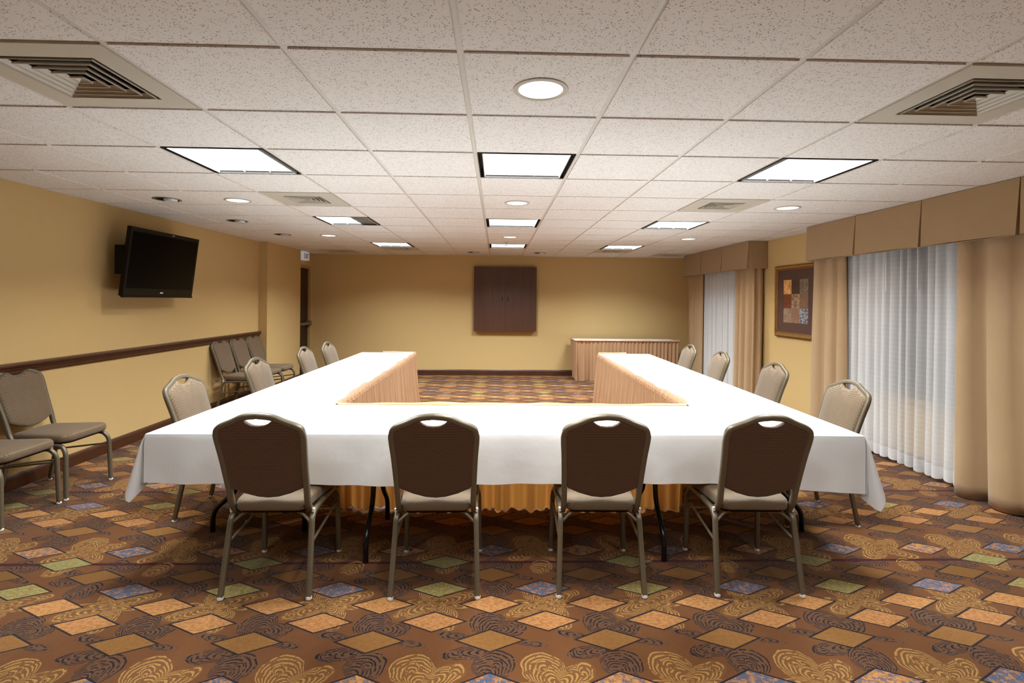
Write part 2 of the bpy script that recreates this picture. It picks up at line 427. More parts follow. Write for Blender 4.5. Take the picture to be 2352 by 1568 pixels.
# ------------------------------------------------------------------ room shell
struct(MB().box(XL-.2, XR+.2, YF-.2, YB+.2, -.1, 0).build('floor', M['carpet']))
DX = -3.585   # door wall plane
w = MB().box(XL-.15, XL, YF, 7.97, 0, CZ+.4); w.box(XL-.15, -3.53, 7.97, 9.3, 0, CZ+.4); w.box(XL-.15, DX-.06, 9.3, YB, 0, CZ+.4)
w.box(DX-.06, DX, 9.3, YB, 2.08, CZ+.4); w.box(DX-.06, DX, 9.93, YB, 0, 2.08)
struct(w.build('wall_left', M['wall']))
struct(MB().box(XL-.15, XR+.15, YB, YB+.15, 0, CZ+.4).build('wall_back', M['wall']))
struct(MB().box(XL-.15, XR+.15, YF-.15, YF, 0, CZ+.4).build('wall_front', M['wall']))
# right wall with two window openings
WIN = [(3.75, 5.15), (7.35, 8.95)]; WZ0, WZ1 = .60, 2.12
w = MB(); ys = YF
for a, b in WIN:
    w.box(XR, XR+.15, ys, a, 0, CZ+.4); w.box(XR, XR+.15, a, b, 0, WZ0); w.box(XR, XR+.15, a, b, WZ1, CZ+.4); ys = b
w.box(XR, XR+.15, ys, YB, 0, CZ+.4)
struct(w.build('wall_right', M['wall']))
for i, (a, b) in enumerate(WIN, 1):
    f = MB()
    for (y0, y1, z0, z1) in ((a, a+.05, WZ0, WZ1), (b-.05, b, WZ0, WZ1), (a+.05, b-.05, WZ0, WZ0+.05), (a+.05, b-.05, WZ1-.05, WZ1), ((a+b)/2-.03, (a+b)/2+.03, WZ0+.05, WZ1-.05)):
        f.box(XR+.06, XR+.11, y0, y1, z0, z1)
    fo = struct(f.build('window_%d' % i, M['glassdark']))
    MB().box(XR+.08, XR+.088, a+.05, b-.05, WZ0+.05, WZ1-.05).build('glass', M['glass'], fo)
    MB().box(XR-.02, XR+.06, a, b, WZ0-.02, WZ0-.001).build('window_sill', M['wall'], fo)
# ceiling: lay-in tiles hanging a little below a grid
LIGHTS = [(c, r) for r in (2, 6, 10, -2) for c in (-3, 0, 3)]  # last listed row is unseen, added behind the camera to light the table front
VENTS = [(-3, 0), (3, 0), (-3, 4), (3, 4), (-5, 12), (-3, 11), (3, 11), (5, 12)]
FIX = set(LIGHTS + VENTS)
w = MB(); g = MB(); G = .0125; SH = .007
for c in range(-6, 7):
    for r in range(-7, 14):
        x0, x1, y0, y1 = max(gx(c)+G, XL), min(gx(c+1)-G, XR), max(gy(r)+G, YF), min(gy(r+1)-G, YB)
        if x1-x0 < .02 or y1-y0 < .02: continue
        if (c, r) in FIX: continue
        w.add([(x0,y0,CZ),(x0,y1,CZ),(x1,y1,CZ),(x1,y0,CZ),(x0,y0,CZ+SH),(x0,y1,CZ+SH),(x1,y1,CZ+SH),(x1,y0,CZ+SH)],
              [(0,1,2,3),(0,4,5,1),(1,5,6,2),(2,6,7,3),(3,7,4,0)])
w.box(XL-.15, XR+.15, YF, YB, CZ+.33, CZ+.4)
ceil = struct(w.build('ceiling', M['tile']))
for c in range(-6, 8):
    x = gx(c)
    if XL < x-G and x+G < XR: g.box(x-G-.0005, x+G+.0005, YF, YB, CZ+SH, CZ+SH+.03)
for r in range(-7, 15):
    y = gy(r)
    if YF < y-G and y+G < YB:
        for c in range(-6, 7):
            x0, x1 = max(gx(c)+G, XL), min(gx(c+1)-G, XR)
            if x1-x0 > .02: g.box(x0, x1, y-G-.0005, y+G+.0005, CZ+SH+.0005, CZ+SH+.03)
g.build('ceiling_grid', M['grid'], ceil)
# wall angle
w = MB(); w.box(XL, XL+.02, YF, 7.97, CZ-.002, CZ+.02); w.box(XL, XR, YB-.02, YB, CZ-.002, CZ+.02); w.box(XR-.02, XR, YF, YB-.02, CZ-.002, CZ+.02)
struct(w.build('trim_3', M['grid']))

# baseboards, chair rail
def profile_run(name, prof, ax, u0, u1, mat, kind=True):
    """prof list of (offset from wall, z) extruded along y (ax 'y') from a wall at x, or along x"""
    m = MB(); n = len(prof)
    A = [ax(o, u0, z) for o, z in prof]; B = [ax(o, u1, z) for o, z in prof]
    m.add(A+B, [(i, (i+1) % n, n+(i+1) % n, n+i) for i in range(n)] + [tuple(range(n))[::-1], tuple(range(n, 2*n))])
    o = m.build(name, mat); return struct(o)
BP = [(0,0),(.014,0),(.014,.085),(.010,.10),(.004,.112),(0,.112)]
left_ax = lambda o, u, z: (XL+o, u, z)
profile_run('baseboard_left', BP, left_ax, YF, 7.968, M['trimwood'])
profile_run('baseboard_column', BP, lambda o,u,z: (-3.53+o, u, z), 7.972, 9.3, M['trimwood'])
profile_run('baseboard_back', BP, lambda o,u,z: (u, YB-o, z), DX, XR, M['trimwood'])
profile_run('baseboard_right', BP, lambda o,u,z: (XR-o, u, z), YF, YB-.015, M['trimwood'])
RP = [(0,.872),(.012,.872),(.016,.884),(.016,.900),(.026,.908),(.030,.925),(.046,.934),(.048,.946),(.040,.958),(0,.960)]
profile_run('trim_1', RP, left_ax, YF, 7.968, M['trimwood'])
# door on the left beyond the column
dr = struct(MB().box(DX-.055, DX-.02, 9.0, 9.86, .01, 2.03).build('door_1', M['doorwood']))
f = MB().box(DX-.05, DX+.012, 9.862, 9.93, 0, 2.08); f.box(DX-.05, DX+.012, 9.3, 9.862, 2.032, 2.08)
f.build('door_frame', M['jamb'], dr)
b = MB().tube([(DX+.05, 9.31, 1.0), (DX+.05, 9.83, 1.0)], .028, 10, sq=True)
b.box(DX-.02, DX+.06, 9.79, 9.86, .955, 1.045); b.build('push_bar', M['bronze'], dr, smooth=True)
# exit sign
t = thing('exit_sign', 'small white exit sign box above the door in the back left corner', 'exit sign', (DX, 9.50, 2.17))
MB().box(.0, .085, -.14, .14, 0, .15).build('sign_box', M['signwhite'], t)
w = MB(); xf0, xf1 = .085, .088
def bar(y0, z0, y1, z1, th=.011):
    d = Vector((0, y1-y0, z1-z0)).normalized(); n = Vector((0, -d.z, d.y))*th/2
    a = Vector((xf1, y0, z0)); c = Vector((xf1, y1, z1))
    w.add([a+n, c+n, c-n, a-n, (a+n)-Vector((.003,0,0)), (c+n)-Vector((.003,0,0)), (c-n)-Vector((.003,0,0)), (a-n)-Vector((.003,0,0))], [(0,1,2,3),(0,4,5,1),(1,5,6,2),(2,6,7,3),(3,7,4,0)])
# reading from +x towards the wall, left of the word is at larger y? (viewer looks along -x: right hand is +y)
z0, z1 = .032, .118
y = -.105
bar(y, z0, y, z1); bar(y, z0+.005, y+.042, z0+.005); bar(y, (z0+z1)/2, y+.036, (z0+z1)/2); bar(y, z1-.005, y+.042, z1-.005)
y = -.045; bar(y, z0, y+.045, z1); bar(y, z1, y+.045, z0)
y = .022; bar(y, z0, y, z1)
y = .045; bar(y, z1-.005, y+.052, z1-.005); bar(y+.026, z0, y+.026, z1)
w.build('lettering', M['signred'], t)

# ------------------------------------------------------------------ ceiling fixtures
def area(name, loc, sx, sy, power, color, spread=180, shape='RECTANGLE', rot=None, parent=None):
    l = bpy.data.lights.new(name, 'AREA'); l.shape = shape; l.size = sx; l.size_y = sy
    l.energy = power; l.color = color; l.spread = math.radians(spread)
    o = bpy.data.objects.new(name, l); COL.objects.link(o); o.location = loc
    if rot: o.rotation_euler = rot
    if parent is not None: o.parent = parent
    return o
TROFF_W, TROFF_SPREAD, TCOL = 57.0, 140, (.86, .965, 1.0)
DOWN_W, DCOL = 14.0, (1.0, .96, .88)
def troffer(c, r, label, dead=False):
    S = T-2*G
    t = thing('ceiling_light', label, 'ceiling light', (gx(c)+T/2, gy(r)+T/2, CZ), 0, 'square louvred ceiling lights')
    h = S/2; i = h-.034
    f = MB()
    f.box(-h, -i, -h, h, .06, .065); f.box(i, h, -h, h, .06, .065)       # dark air slots either side
    f.box(-h, h, -h, -h+.004, -.001, .07); f.box(-h, h, h-.004, h, -.001, .07)
    f.box(-h, -h+.004, -h, h, -.001, .07); f.box(h-.004, h, -h, h, -.001, .07)
    f.build('frame', M['lampbody'], t)
    for k in (-1, 1):
        x = k*(i+.003); MB().box(x-.003, x+.003, -h+.006, h-.006, .0, .055).build('lamp_side', M['louvre'], t)
    xs = i if not dead else i*.28
    MB().box(-i, xs, -h+.006, h-.006, .016, .022).build('diffuser', M['lit'], t)
    if dead: MB().box(xs, i, -h+.006, h-.006, .016, .022).build('diffuser', M['offcell'], t)['label'] = 'grey unlit third of the lamp panel'
    lv = MB()
    for k in (-1, 1):
        y = k*(h-.008)/3
        for x0, x1 in ((-i+.02, -i*.38), (i*.38, i-.02)): lv.box(x0, x1, y-.0042, y+.0042, .0015, .0125)
        lv.box(-i*.38, i*.38, y-.0010, y+.0010, .006, .0125)
        x = k*i/3; lv.box(x-.0008, x+.0008, -h+.01, h-.01, .007, .0125)
    lv.build('louvre', M['bladegrey'], t)
    cx = (xs-i)/2
    area('lamp_light', (cx, 0, .0145), xs+i, 2*h-.02, TROFF_W*(.62 if dead else  .36 if r == -2 else 1), TCOL, TROFF_SPREAD, parent=t)
    return t
TL = {(-3,2):'square ceiling light nearest the camera on the left, dark edges, above the left table',
 (0,2):'square ceiling light nearest the camera in the centre row, behind the large round downlight',
 (3,2):'square ceiling light nearest the camera on the right, above the right table',
 (-3,6):'square ceiling light in the left row whose right third is grey and unlit',
 (0,6):'square ceiling light second back in the centre row, between two small round downlights',
 (3,6):'square ceiling light second back in the right row, behind the air vent',
 (-3,10):'small far square ceiling light in the left row near the back wall',
 (0,10):'small far square ceiling light in the centre row with a sprinkler head before it',
 (3,10):'small far square ceiling light in the right row near the back wall',
 (-3,-2):'added unseen ceiling light continuing the left row behind the camera', (0,-2):'added unseen ceiling light continuing the centre row behind the camera', (3,-2):'added unseen ceiling light continuing the right row behind the camera'}
for (c, r) in LIGHTS: troffer(c, r, TL[(c, r)], dead=(c, r) == (-3, 6))

def downlight(x, y, label):
    t = thing('round_downlight', label, 'downlight', (x, y, CZ), 0, 'round recessed downlights, lit')
    MB().lathe((0,0,0), [(.112,0),(.112,-.004),(.106,-.007),(.094,-.007),(.0905,-.003),(.0905,0)], 40).build('trim_ring', M['ventpaint'], t, smooth=True)
    n = 40; w = MB(); w.add([(.0905*math.cos(2*PI*k/n), .0905*math.sin(2*PI*k/n), -.0025) for k in range(n)], [tuple(range(n))[::-1]])
    w.build('lens', M['litround'], t)
    area('downlight_lamp', (0,0,-.009), .16, .16, DOWN_W, DCOL, 130, 'DISK', parent=t)
for x, y, l in ((.171, 2.086, 'largest round downlight, nearest the camera at the top centre of the ceiling'),
 (.171, 4.525, 'round downlight in the centre row between the first and second square lights'),
 (.171, 6.96, 'round downlight in the centre row between the second and third square lights'),
 (-2.30, 4.60, 'lit round downlight on the left beside the unlit eyeball light'),
 (-2.30, 7.05, 'small far lit round downlight on the left, near the door corner'),
 (2.63, 4.57, 'lit round downlight on the right in front of the curtain valance'),
 (2.61, 6.92, 'small far lit round downlight on the right near the far window')): downlight(x, y, l)
def eyeball(x, y, label):
    t = thing('eyeball_light', label, 'downlight', (x, y, CZ), 0, 'unlit eyeball spot lights')
    MB().lathe((0,0,0), [(.112,0),(.112,-.004),(.104,-.006),(.094,-.005),(.092,-.001)], 36).build('trim_ring', M['offcell'], t, smooth=True)
    n = 36; w = MB(); w.add([(.092*math.cos(2*PI*k/n), .092*math.sin(2*PI*k/n), -.0012) for k in range(n)], [tuple(range(n))[::-1]])
    w.build('recess', M['blackmatte'], t)
    MB().lathe((.03,0,0), [(.055,-.0015),(.052,-.012),(.040,-.022),(.034,-.018),(.03,-.012),(.001,-.012)], 24).build('spot_head', M['louvre'], t, smooth=True)
for x, y, l in ((-2.915, 4.60, 'unlit dark eyeball light nearest the camera, in the ceiling above the television'),
 (-2.92, 5.83, 'unlit dark eyeball light, second from the camera along the left wall'),
 (-2.91, 7.02, 'unlit dark eyeball light farthest along the left wall, near the column'),
 (-.43, 9.25, 'unlit eyeball light close to the back wall, left of the wall cabinet'),
 (.77, 9.25, 'unlit eyeball light close to the back wall, right above the wall cabinet')): eyeball(x, y, l)

def vent(c, r, label, ow=.20):
    S = T-2*G; h = S/2
    t = thing('ceiling_vent', label, 'air vent', (gx(c)+T/2, gy(r)+T/2, CZ), 0, 'square ceiling air vents')
    f = MB(); o = ow
    R4 = [(-h,-h),(h,-h),(h,h),(-h,h)]; I4 = [(-o,-o),(o,-o),(o,o),(-o,o)]
    z = -.001
    f.grid([[(x,y,.02) for x,y in R4], [(x,y,z) for x,y in R4], [(x,y,z) for x,y in I4], [(x,y,.004) for x,y in I4]], closed=True)
    f.build('face_plate', M['ventpaint'], t)
    d = MB().box(-o, o, -o, o, .09, .1); d.grid([[(x,y,.0045) for x,y in I4], [(x,y,.09) for x,y in I4]], closed=True)
    d.build('duct', M['blackmatte'], t)
    n = 5; st = o/n
    sq = lambda q, zz: [(-q,-q,zz),(q,-q,zz),(q,q,zz),(-q,q,zz)]
    for k in range(n):
        b = o - k*st - .012; a = max(.004, b-st*.38) if k < n-1 else .002
        m = MB(); m.grid([sq(b, .001), sq(a, .015), sq(a-.0015, .015), sq(b-.004, .0), sq(b-.003, -.005), sq(b, -.005), sq(b, .001)], closed=True)
        m.build('blade', M['ventpaint'], t)
for (c, r), l in zip(VENTS, ('large square air vent at the upper left edge of the ceiling',
 'large square air vent at the upper right edge of the ceiling',
 'square air vent on the left between the first and second square lights',
 'square air vent on the right between the first and second square lights',
 'far shallow air vent at the back left, in front of the exit sign',
 'far air vent just behind the last left square light',
 'far air vent just behind the last right square light',
 'far shallow air vent at the back right beside the far valance')): vent(c, r, l, .192 if r == 0 else .155)
# sprinkler head
t = thing('sprinkler_head', 'small sprinkler head on the ceiling in front of the last centre light', 'sprinkler', (.13, 7.60, CZ+.004))
MB().lathe((0,0,0), [(.04,0),(.038,-.008),(.012,-.012),(.012,-.03),(.016,-.034)], 20).build('escutcheon', M['ventpaint'], t, smooth=True)
w = MB().lathe((0,0,0), [(.003,-.034),(.003,-.052),(.022,-.054),(.022,-.057),(.001,-.057)], 16)
w.tube([(-.014,0,-.032),(-.016,0,-.045),(-.004,0,-.054)], .003, 6); w.tube([(.014,0,-.032),(.016,0,-.045),(.004,0,-.054)], .003, 6)
w.build('deflector', M['chrome'], t, smooth=True)

# ------------------------------------------------------------------ chairs
def make_chair(label, loc, rotz, group):
    t = thing('banquet_chair', label, 'chair', loc, rotz, group)
    lean = lambda z: -.185 - max(0, z-.45)*.30 - max(0, z-.45)**2*.06
    # back frame: U tube
    half = [(.188,.385),(.186,.45),(.189,.55),(.196,.70),(.203,.79),(.202,.828),(.186,.858),(.122,.886),(.066,.911),(.0,.919)]
    pts = [(x, lean(z), z) for x, z in half] 
    pts[0] = (.188, -.135, .392); 
    pts = [(.188, -.10, .392)] + pts
    full = smoothpath(pts, 4); full = full + [Vector((-p.x, p.y, p.z)) for p in full[::-1][1:]]
    MB().tube(full, .0150, 10, sq=True, up=(0,1,0)).build('back_frame', M['bronze'], t, smooth=True, angle=55)
    # back pad
    hp = [(0,.872-.0),(.03,.866)]
    rt = [(0,.868),(.030,.871),(.052,.882),(.072,.899),(.122,.878),(.184,.852),(.196,.830),(.197,.79),(.192,.74),(.185,.64),(.178,.548),(.170,.534),(.112,.507),(.05,.488),(0,.483)]
    out = rt + [(-x, z) for x, z in rt[::-1][1:-1]]
    # densify
    dens = []
    for i in range(len(out)):
        a = out[i]; b = out[(i+1) % len(out)]
        for k in range(2): dens.append((a[0]+(b[0]-a[0])*k/2, a[1]+(b[1]-a[1])*k/2))
    fn = lambda u, v, w: (u, lean(v)+w - .02*(1-(u/.2)**2)*0, v)
    bp = MB().prism(dens, fn, [(-.001,.99),(.0,1.0),(.012,.995),(.022,.97),(.028,.90),(.030,.5)])
    bp.build('backrest', M['chairfab'], t, smooth=True, angle=70)
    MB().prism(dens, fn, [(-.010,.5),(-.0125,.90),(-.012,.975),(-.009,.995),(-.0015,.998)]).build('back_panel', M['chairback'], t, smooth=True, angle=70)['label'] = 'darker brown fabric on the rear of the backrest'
    # seat
    sw, y0, y1 = .212, -.195, .235; o2 = []
    def rr(cx, cy, r, a0, a1, n=7): return [(cx+r*math.cos(a0+(a1-a0)*k/n), cy+r*math.sin(a0+(a1-a0)*k/n)) for k in range(n+1)]
    swb = .178
    o2 = rr(sw-.07, y1-.07, .07, 0, PI/2) + rr(-sw+.07, y1-.07, .07, PI/2, PI) + rr(-swb+.05, y0+.05, .05, PI, 1.5*PI) + rr(swb-.05, y0+.05, .05, 1.5*PI, 2*PI)
    fs = lambda u, v, w: (u, v, w)
    MB().prism(o2, fs, [(.408,.93),(.412,.975),(.424,1.0),(.445,1.0),(.457,.985),(.465,.95),(.470,.85),(.473,.55)]).build('seat', M['chairfab'], t, smooth=True, angle=75)
    w = MB().prism(o2, fs, [(.398,.90),(.408,.90)]); w.build('seat_base', M['blackmatte'], t)
    for s in (-1, 1):
        x = .196*s
        leg = fillet([(.213*s,-.2375,.012),(.200*s,-.165,.372),(x,-.12,.392),(x,.03,.397)], .05)
        lo = MB().tube(leg, .0140, 8, sq=True, up=(1,0,0)).build('leg', M['bronze'], t, smooth=True, angle=55)
        MB().lathe((.213*s,-.2385,0), [(.012,0),(.015,.003),(.015,.014),(.012,.018)], 12).build('glide', M['glide'], lo, smooth=True)
        leg = fillet([(.213*s,.2375,.012),(.205*s,.225,.34),(x,.19,.388),(x,.035,.397)], .05)
        lo = MB().tube(leg, .0140, 8, sq=True, up=(1,0,0)).build('leg', M['bronze'], t, smooth=True, angle=55)
        MB().lathe((.213*s,.2375,0), [(.012,0),(.015,.003),(.015,.014),(.012,.018)], 12).build('glide', M['glide'], lo, smooth=True)
        MB().tube([(.205*s,-.192,.25),(.203*s,.225,.30)], .007, 8).build('side_brace', M['bronze'], t, smooth=True)
        MB().tube(fillet([(.201*s,-.17,.340),(.15*s,-.155,.385),(.11*s,-.15,.398)], .02), .008, 8).build('corner_brace', M['bronze'], t, smooth=True)
        MB().lathe((.203*s*1.0,-.158,.395), [(.001,.022),(.008,.019),(.009,.010),(.007,0)], 10).build('stacking_bumper', M['glide'], t, smooth=True)
    return t
GF = 'chairs along the near side of the table'; GLc = 'chairs along the left side of the table'; GRc = 'chairs along the right side of the table'; GW = 'spare chairs against the left wall'
ch0 = make_chair('banquet chair at the near side of the table, leftmost of the front four', (-1.118, 2.765, 0), 0, GF)
bpy.context.view_layer.update()
for x, y, rz, l in ((-.297, 2.758, .01, 'banquet chair at the near side of the table, second from left of the front four'),
                (.539, 2.760, -.02, 'banquet chair at the near side of the table, third from left of the front four'),
                (1.337, 2.757, -.03, 'banquet chair at the near side of the table, rightmost of the front four')):
    dup(ch0, (x, y, 0), rz, l, GF)
for x, y, l in ((-1.857, 3.62, 'banquet chair on the left side of the table, nearest the camera, pushed under the cloth'),
                (-1.845, 4.67, 'banquet chair on the left side of the table, before the row of wall chairs'),
                (-1.82, 5.77, 'banquet chair on the left side of the table in front of the dark door'),
                (-1.78, 6.42, 'banquet chair on the left side of the table, farthest from the camera')):
    dup(ch0, (x, y, 0), -PI/2 + random.uniform(-.03,.03), l, GLc)
for x, y, l in ((2.150, 3.505, 'banquet chair on the right side of the table, nearest the camera, before the sheers'),
                (2.20, 4.54, 'banquet chair on the right side of the table below the framed picture'),
                (2.17, 5.59, 'banquet chair on the right side of the table in front of the far sheer curtain'),
                (2.13, 6.40, 'banquet chair on the right side of the table, farthest, beside the skirted side table')):
    dup(ch0, (x, y, 0), PI/2 + random.uniform(-.03,.03), l, GRc)
for x, y, l in ((-3.322, 3.50, 'chair against the left wall cut off by the left edge, only its seat showing'),
                (-3.322, 3.985, 'chair against the left wall under the rail with its whole back visible'),
                (-3.322, 6.832, 'chair against the left wall, nearest of the three by the column'),
                (-3.322, 7.287, 'chair against the left wall, middle of the three by the column'),
                (-3.322, 7.742, 'chair against the left wall, right next to the column')):
    dup(ch0, (x, y, 0), -PI/2, l, GW)

# ------------------------------------------------------------------ tables
def folding_table(label, cx, cy, L, W, rotz, group='folding tables under the white cloths', inset=.36, z=.735):
    t = thing('folding_table', label, 'table', (cx, cy, 0), rotz, group)
    MB().box(-L/2, L/2, -W/2, W/2, z-.022, z).build('tabletop', M['tabletop'], t)
    MB().box(-L/2+.03, L/2-.03, -W/2+.03, W/2-.03, z-.05, z-.022).build('apron', M['legblack'], t)
    for s in (-1, 1):
        x = s*(L/2-inset)
        for k in (-1, 1):
            p = fillet([(x, .115*k, z-.04), (x, .115*k, .28), (x, .285*k, .13), (x, .285*k, .0)], .09, 8)
            MB().tube(p, .0155, 10).build('leg', M['legblack'], t, smooth=True)
        w = MB().tube([(x, -.115, .45), (x, .115, .45)], .01, 8)
        w.tube([(x, 0, .45), (x - s*.30, 0, z-.045)], .006, 6); w.build('brace', M['chrome'] if False else M['legblack'], t, smooth=True)
    return t
folding_table('black-legged folding table under the cloth across the near side of the U', .122, 3.16, 2.44, .72, 0, inset=.38)
folding_table('black-legged folding table under the left cloth, nearer the camera', -1.485, 3.72, 1.83, .71, PI/2, inset=.46)
folding_table('folding table under the left cloth, farther from the camera', -1.475, 5.83, 2.34, .70, PI/2)
folding_table('black-legged folding table under the right cloth, nearer the camera', 1.700, 3.70, 1.83, .64, PI/2-.014, inset=.46)
folding_table('folding table under the right cloth, farther from the camera', 1.745, 5.82, 2.34, .66, PI/2-.014)

def ease(t): return t*t*(3-2*t)
def cloth(name, C, hang, drops, label, group, seed=0, lobes=None, z=.741):
    """C: 4 corners ccw from above; hang[i]: edge i (C[i]->C[i+1]) hangs; drops[i]=(d at C[i], d at C[i+1])"""
    rnd = random.Random(seed); w = MB()
    V = [Vector((x, y, z)) for x, y in C]
    N = 24
    rows = [[(V[0].lerp(V[1], i/N)).lerp(V[3].lerp(V[2], i/N), j/N) for i in range(N+1)] for j in range(N+1)]
    w.grid([[tuple(p) for p in r] for r in rows])
    ph = [rnd.uniform(0, 6) for _ in range(8)]
    for e in range(4):
        if not hang[e]: continue
        a, b = V[e], V[(e+1) % 4]; L = (b-a).length; d = (b-a).normalized(); out = Vector((d.y, -d.x, 0))
        n = max(8, int(L/.03)); K = 14
        rs = []
        for k in range(K+1):
            q = k/K; r = []
            for i in range(n+1):
                s = i/n; x = s*L
                D = drops[e][0]*(1-s)+drops[e][1]*s
                tap = min(1, min(x, L-x)/.15)
                D2 = D + .006*math.sin(x*3.1+ph[0])*tap
                wave = (.010*math.sin(x*5.2+ph[1]) + .006*math.sin(x*13+ph[2]) + .004*math.sin(x*29+ph[3]))*tap*ease(q)
                rad = .010
                if q == 0: o, zz = 0, 0
                else:
                    o = rad*min(1, q*4)**.5 + wave + .012*q*tap
                    zz = -D2*q
                p = a.lerp(b, s) + out*o + Vector((0,0,zz)); r.append(tuple(p))
            rs.append(r)
        w.grid(rs[::-1])
    for (ci, spec) in (lobes or {}).items():
        e0 = (ci-1) % 4; e1 = ci
        Dm = spec['len']; c = V[ci]
        ctrl = spec['dirs']                      # list of (ax, ay): tangent offsets (radians) as the cloth turns the corner
        n = 32
        path = smoothpath([(p[0], p[1], 0) for p in ctrl], max(2, n//(len(ctrl)-1)))
        n = len(path)-1; K = 14; rs = []
        d0 = drops[e1][0] if hang[e1] else .25; d1 = drops[e0][1]
        for k in range(K+1):
            q = k/K; r = []
            for i, pp in enumerate(path):
                th = PI/2*i/n
                # square corner of the sheet: radius to its hem in direction th
                rad = min(d0/max(math.cos(th), .01), d1/max(math.sin(th), .01), Dm)
                v = Vector((pp.x, pp.y, 0)); m = v.length
                dr = Vector((v.x*math.sin(m)/m if m > 1e-6 else 0, v.y*math.sin(m)/m if m > 1e-6 else 0, -math.cos(m)))
                r.append(tuple(c + Vector((spec.get('ox', 0), spec.get('oy', 0), 0))*min(1, q*5) + dr*rad*q))
            rs.append(r)
        w.grid(rs)
    o = w.build(name, M['linen'], None, smooth=True, angle=50)
    return tag(o, label, 'tablecloth', group)
GC = 'white tablecloths of the U-shaped table'
# direction list runs from the front face (edge leaving the corner) to the side face (edge arriving)
left_l = {0: dict(len=.385, ox=-.006, oy=-.006, dirs=[(0,-.02),(.02,.12),(.0,.20),(-.04,.08),(-.08,-.10),(-.20,-.12),(-.27,.0),(-.22,.14),(-.10,.16),(-.01,.02)])}
cloth('tablecloth', [(-1.862,2.775),(-1.107,2.778),(-1.104,7.03),(-1.832,7.03)], [1,0,0,1], [(.255,.245),0,0,(.25,.25)],
      'white tablecloth over the left arm of the U-shaped table, hanging at the near left corner', GC, 1, left_l)
cloth('tablecloth', [(-1.1065,2.776),(1.352,2.766),(1.357,3.545),(-1.1065,3.545)], [1,0,0,0], [(.262,.262),0,0,0],
      'white tablecloth over the near side of the U-shaped table, behind the front chairs', GC, 2)
right_l = {1: dict(len=.40, ox=.006, oy=-.006, dirs=[(.02,.02),(.12,.14),(.25,.15),(.29,.0),(.24,-.12),(.12,-.12),(.03,.06),(-.07,.16),(-.03,.08),(.0,-.02)])}
cloth('tablecloth', [(1.3525,2.766),(2.028,2.752),(2.118,7.03),(1.402,7.03)], [1,1,0,0], [(.262,.315),(.26,.25),0,0],
      'white tablecloth over the right arm of the U-shaped table, pointed corner hanging at the right', GC, 3, right_l)

def skirt(label, pts, ztop, z0=.006, seed=0, flare=.05, group='peach pleated table skirts', amp=.010):
    rnd = random.Random(seed)
    t = thing('table_skirt', label, 'table skirt', (pts[0][0], pts[0][1], 0), 0, group)
    O = Vector((pts[0][0], pts[0][1], 0))
    P = fillet([(x, y, 0) for x, y in pts], .05, 8)
    # resample
    seg = [0]
    for i in range(1, len(P)): seg.append(seg[-1]+(P[i]-P[i-1]).length)
    L = seg[-1]; n = int(L/.0085); base = []; j = 0
    for i in range(n+1):
        s = L*i/n
        while j < len(seg)-2 and seg[j+1] < s: j += 1
        u = (s-seg[j])/max(1e-9, seg[j+1]-seg[j]); p = P[j].lerp(P[j+1], u)
        d = (P[j+1]-P[j]).normalized(); base.append((s, p, Vector((d.y, -d.x, 0))))
    # irregular pleat phase
    ph = []; a = 0
    ws = [rnd.uniform(.7, 1.5) for _ in range(int(L/.03)+5)]
    for (s, p, nn) in base:
        a += (L/n)/(.070*ws[int(s/.03)]); ph.append(a)
    ph2 = [rnd.uniform(0, 6) for _ in range(4)]
    K = 16; rows = []
    for k in range(K+1):
        q = k/K; z = ztop - .02 - (ztop-.02-z0)*q; r = []
        for (s, p, nn), f in zip(base, ph):
            A = amp*(.7+.9*q)*1.55
            wv = math.sin(2*PI*f)*A + math.sin(2*PI*f*.37+ph2[0])*A*1.1*q + math.sin(2*PI*f*2.3+ph2[1])*A*.3*(1-q)
            o = .012 + wv + flare*q**1.4
            hem = (.012*math.sin(s*4+ph2[2]) if k == K else 0)
            r.append(tuple(p + nn*o + Vector((0,0,z+max(0,hem))) - O))
        rows.append(r)
    MB().grid(rows).build('pleats', M['satin'], t, smooth=True, angle=180)
    # top band clipped over the table edge, a little wavy
    r0, r1, r2, r3 = [], [], [], []
    for (s, p, nn) in base:
        wv = .5+.5*math.sin(s*5.3+ph2[0])*math.cos(s*2.1+ph2[2])+.25*math.sin(s*17+ph2[1]); hz = ztop+.008+.013*max(0, wv); lean = .006+.014*max(0, wv)
        r0.append(tuple(p+nn*(.018+.003*math.sin(s*60))+Vector((0,0,ztop-.045))-O)); r1.append(tuple(p+nn*(.014-lean)+Vector((0,0,hz))-O))
        r2.append(tuple(p+nn*(.011-lean)+Vector((0,0,hz+.001))-O)); r3.append(tuple(p+nn*(.004-lean)+Vector((0,0,ztop+.0015))-O))
    MB().grid([r3, r2, r1, r0]).build('top_band', M['satin'], t, smooth=True, angle=180)
    return t
# skirts run with the open centre of the U on the right-hand side of the path
skirt('peach pleated skirt on the inner side of the left table arm', [(-1.70,7.034),(-1.104,7.034),(-1.107,3.60)][::-1][::-1] , .7425, seed=3, flare=.045) if False else None
def path_side(pts):  return pts
skirt('peach pleated skirt on the inner side of the left table arm', [(-1.105,3.62),(-1.102,7.035),(-1.55,7.04)][::1], .7425, seed=3, flare=.045)
skirt('peach pleated skirt along the inner edge of the near table', [(-1.085,3.549),(1.335,3.549)][::-1], .7425, seed=5, flare=.02)
skirt('peach pleated skirt on the inner side of the right table arm', [(1.80,7.04),(1.400,7.035),(1.359,3.62)], .7425, seed=4, flare=.045)
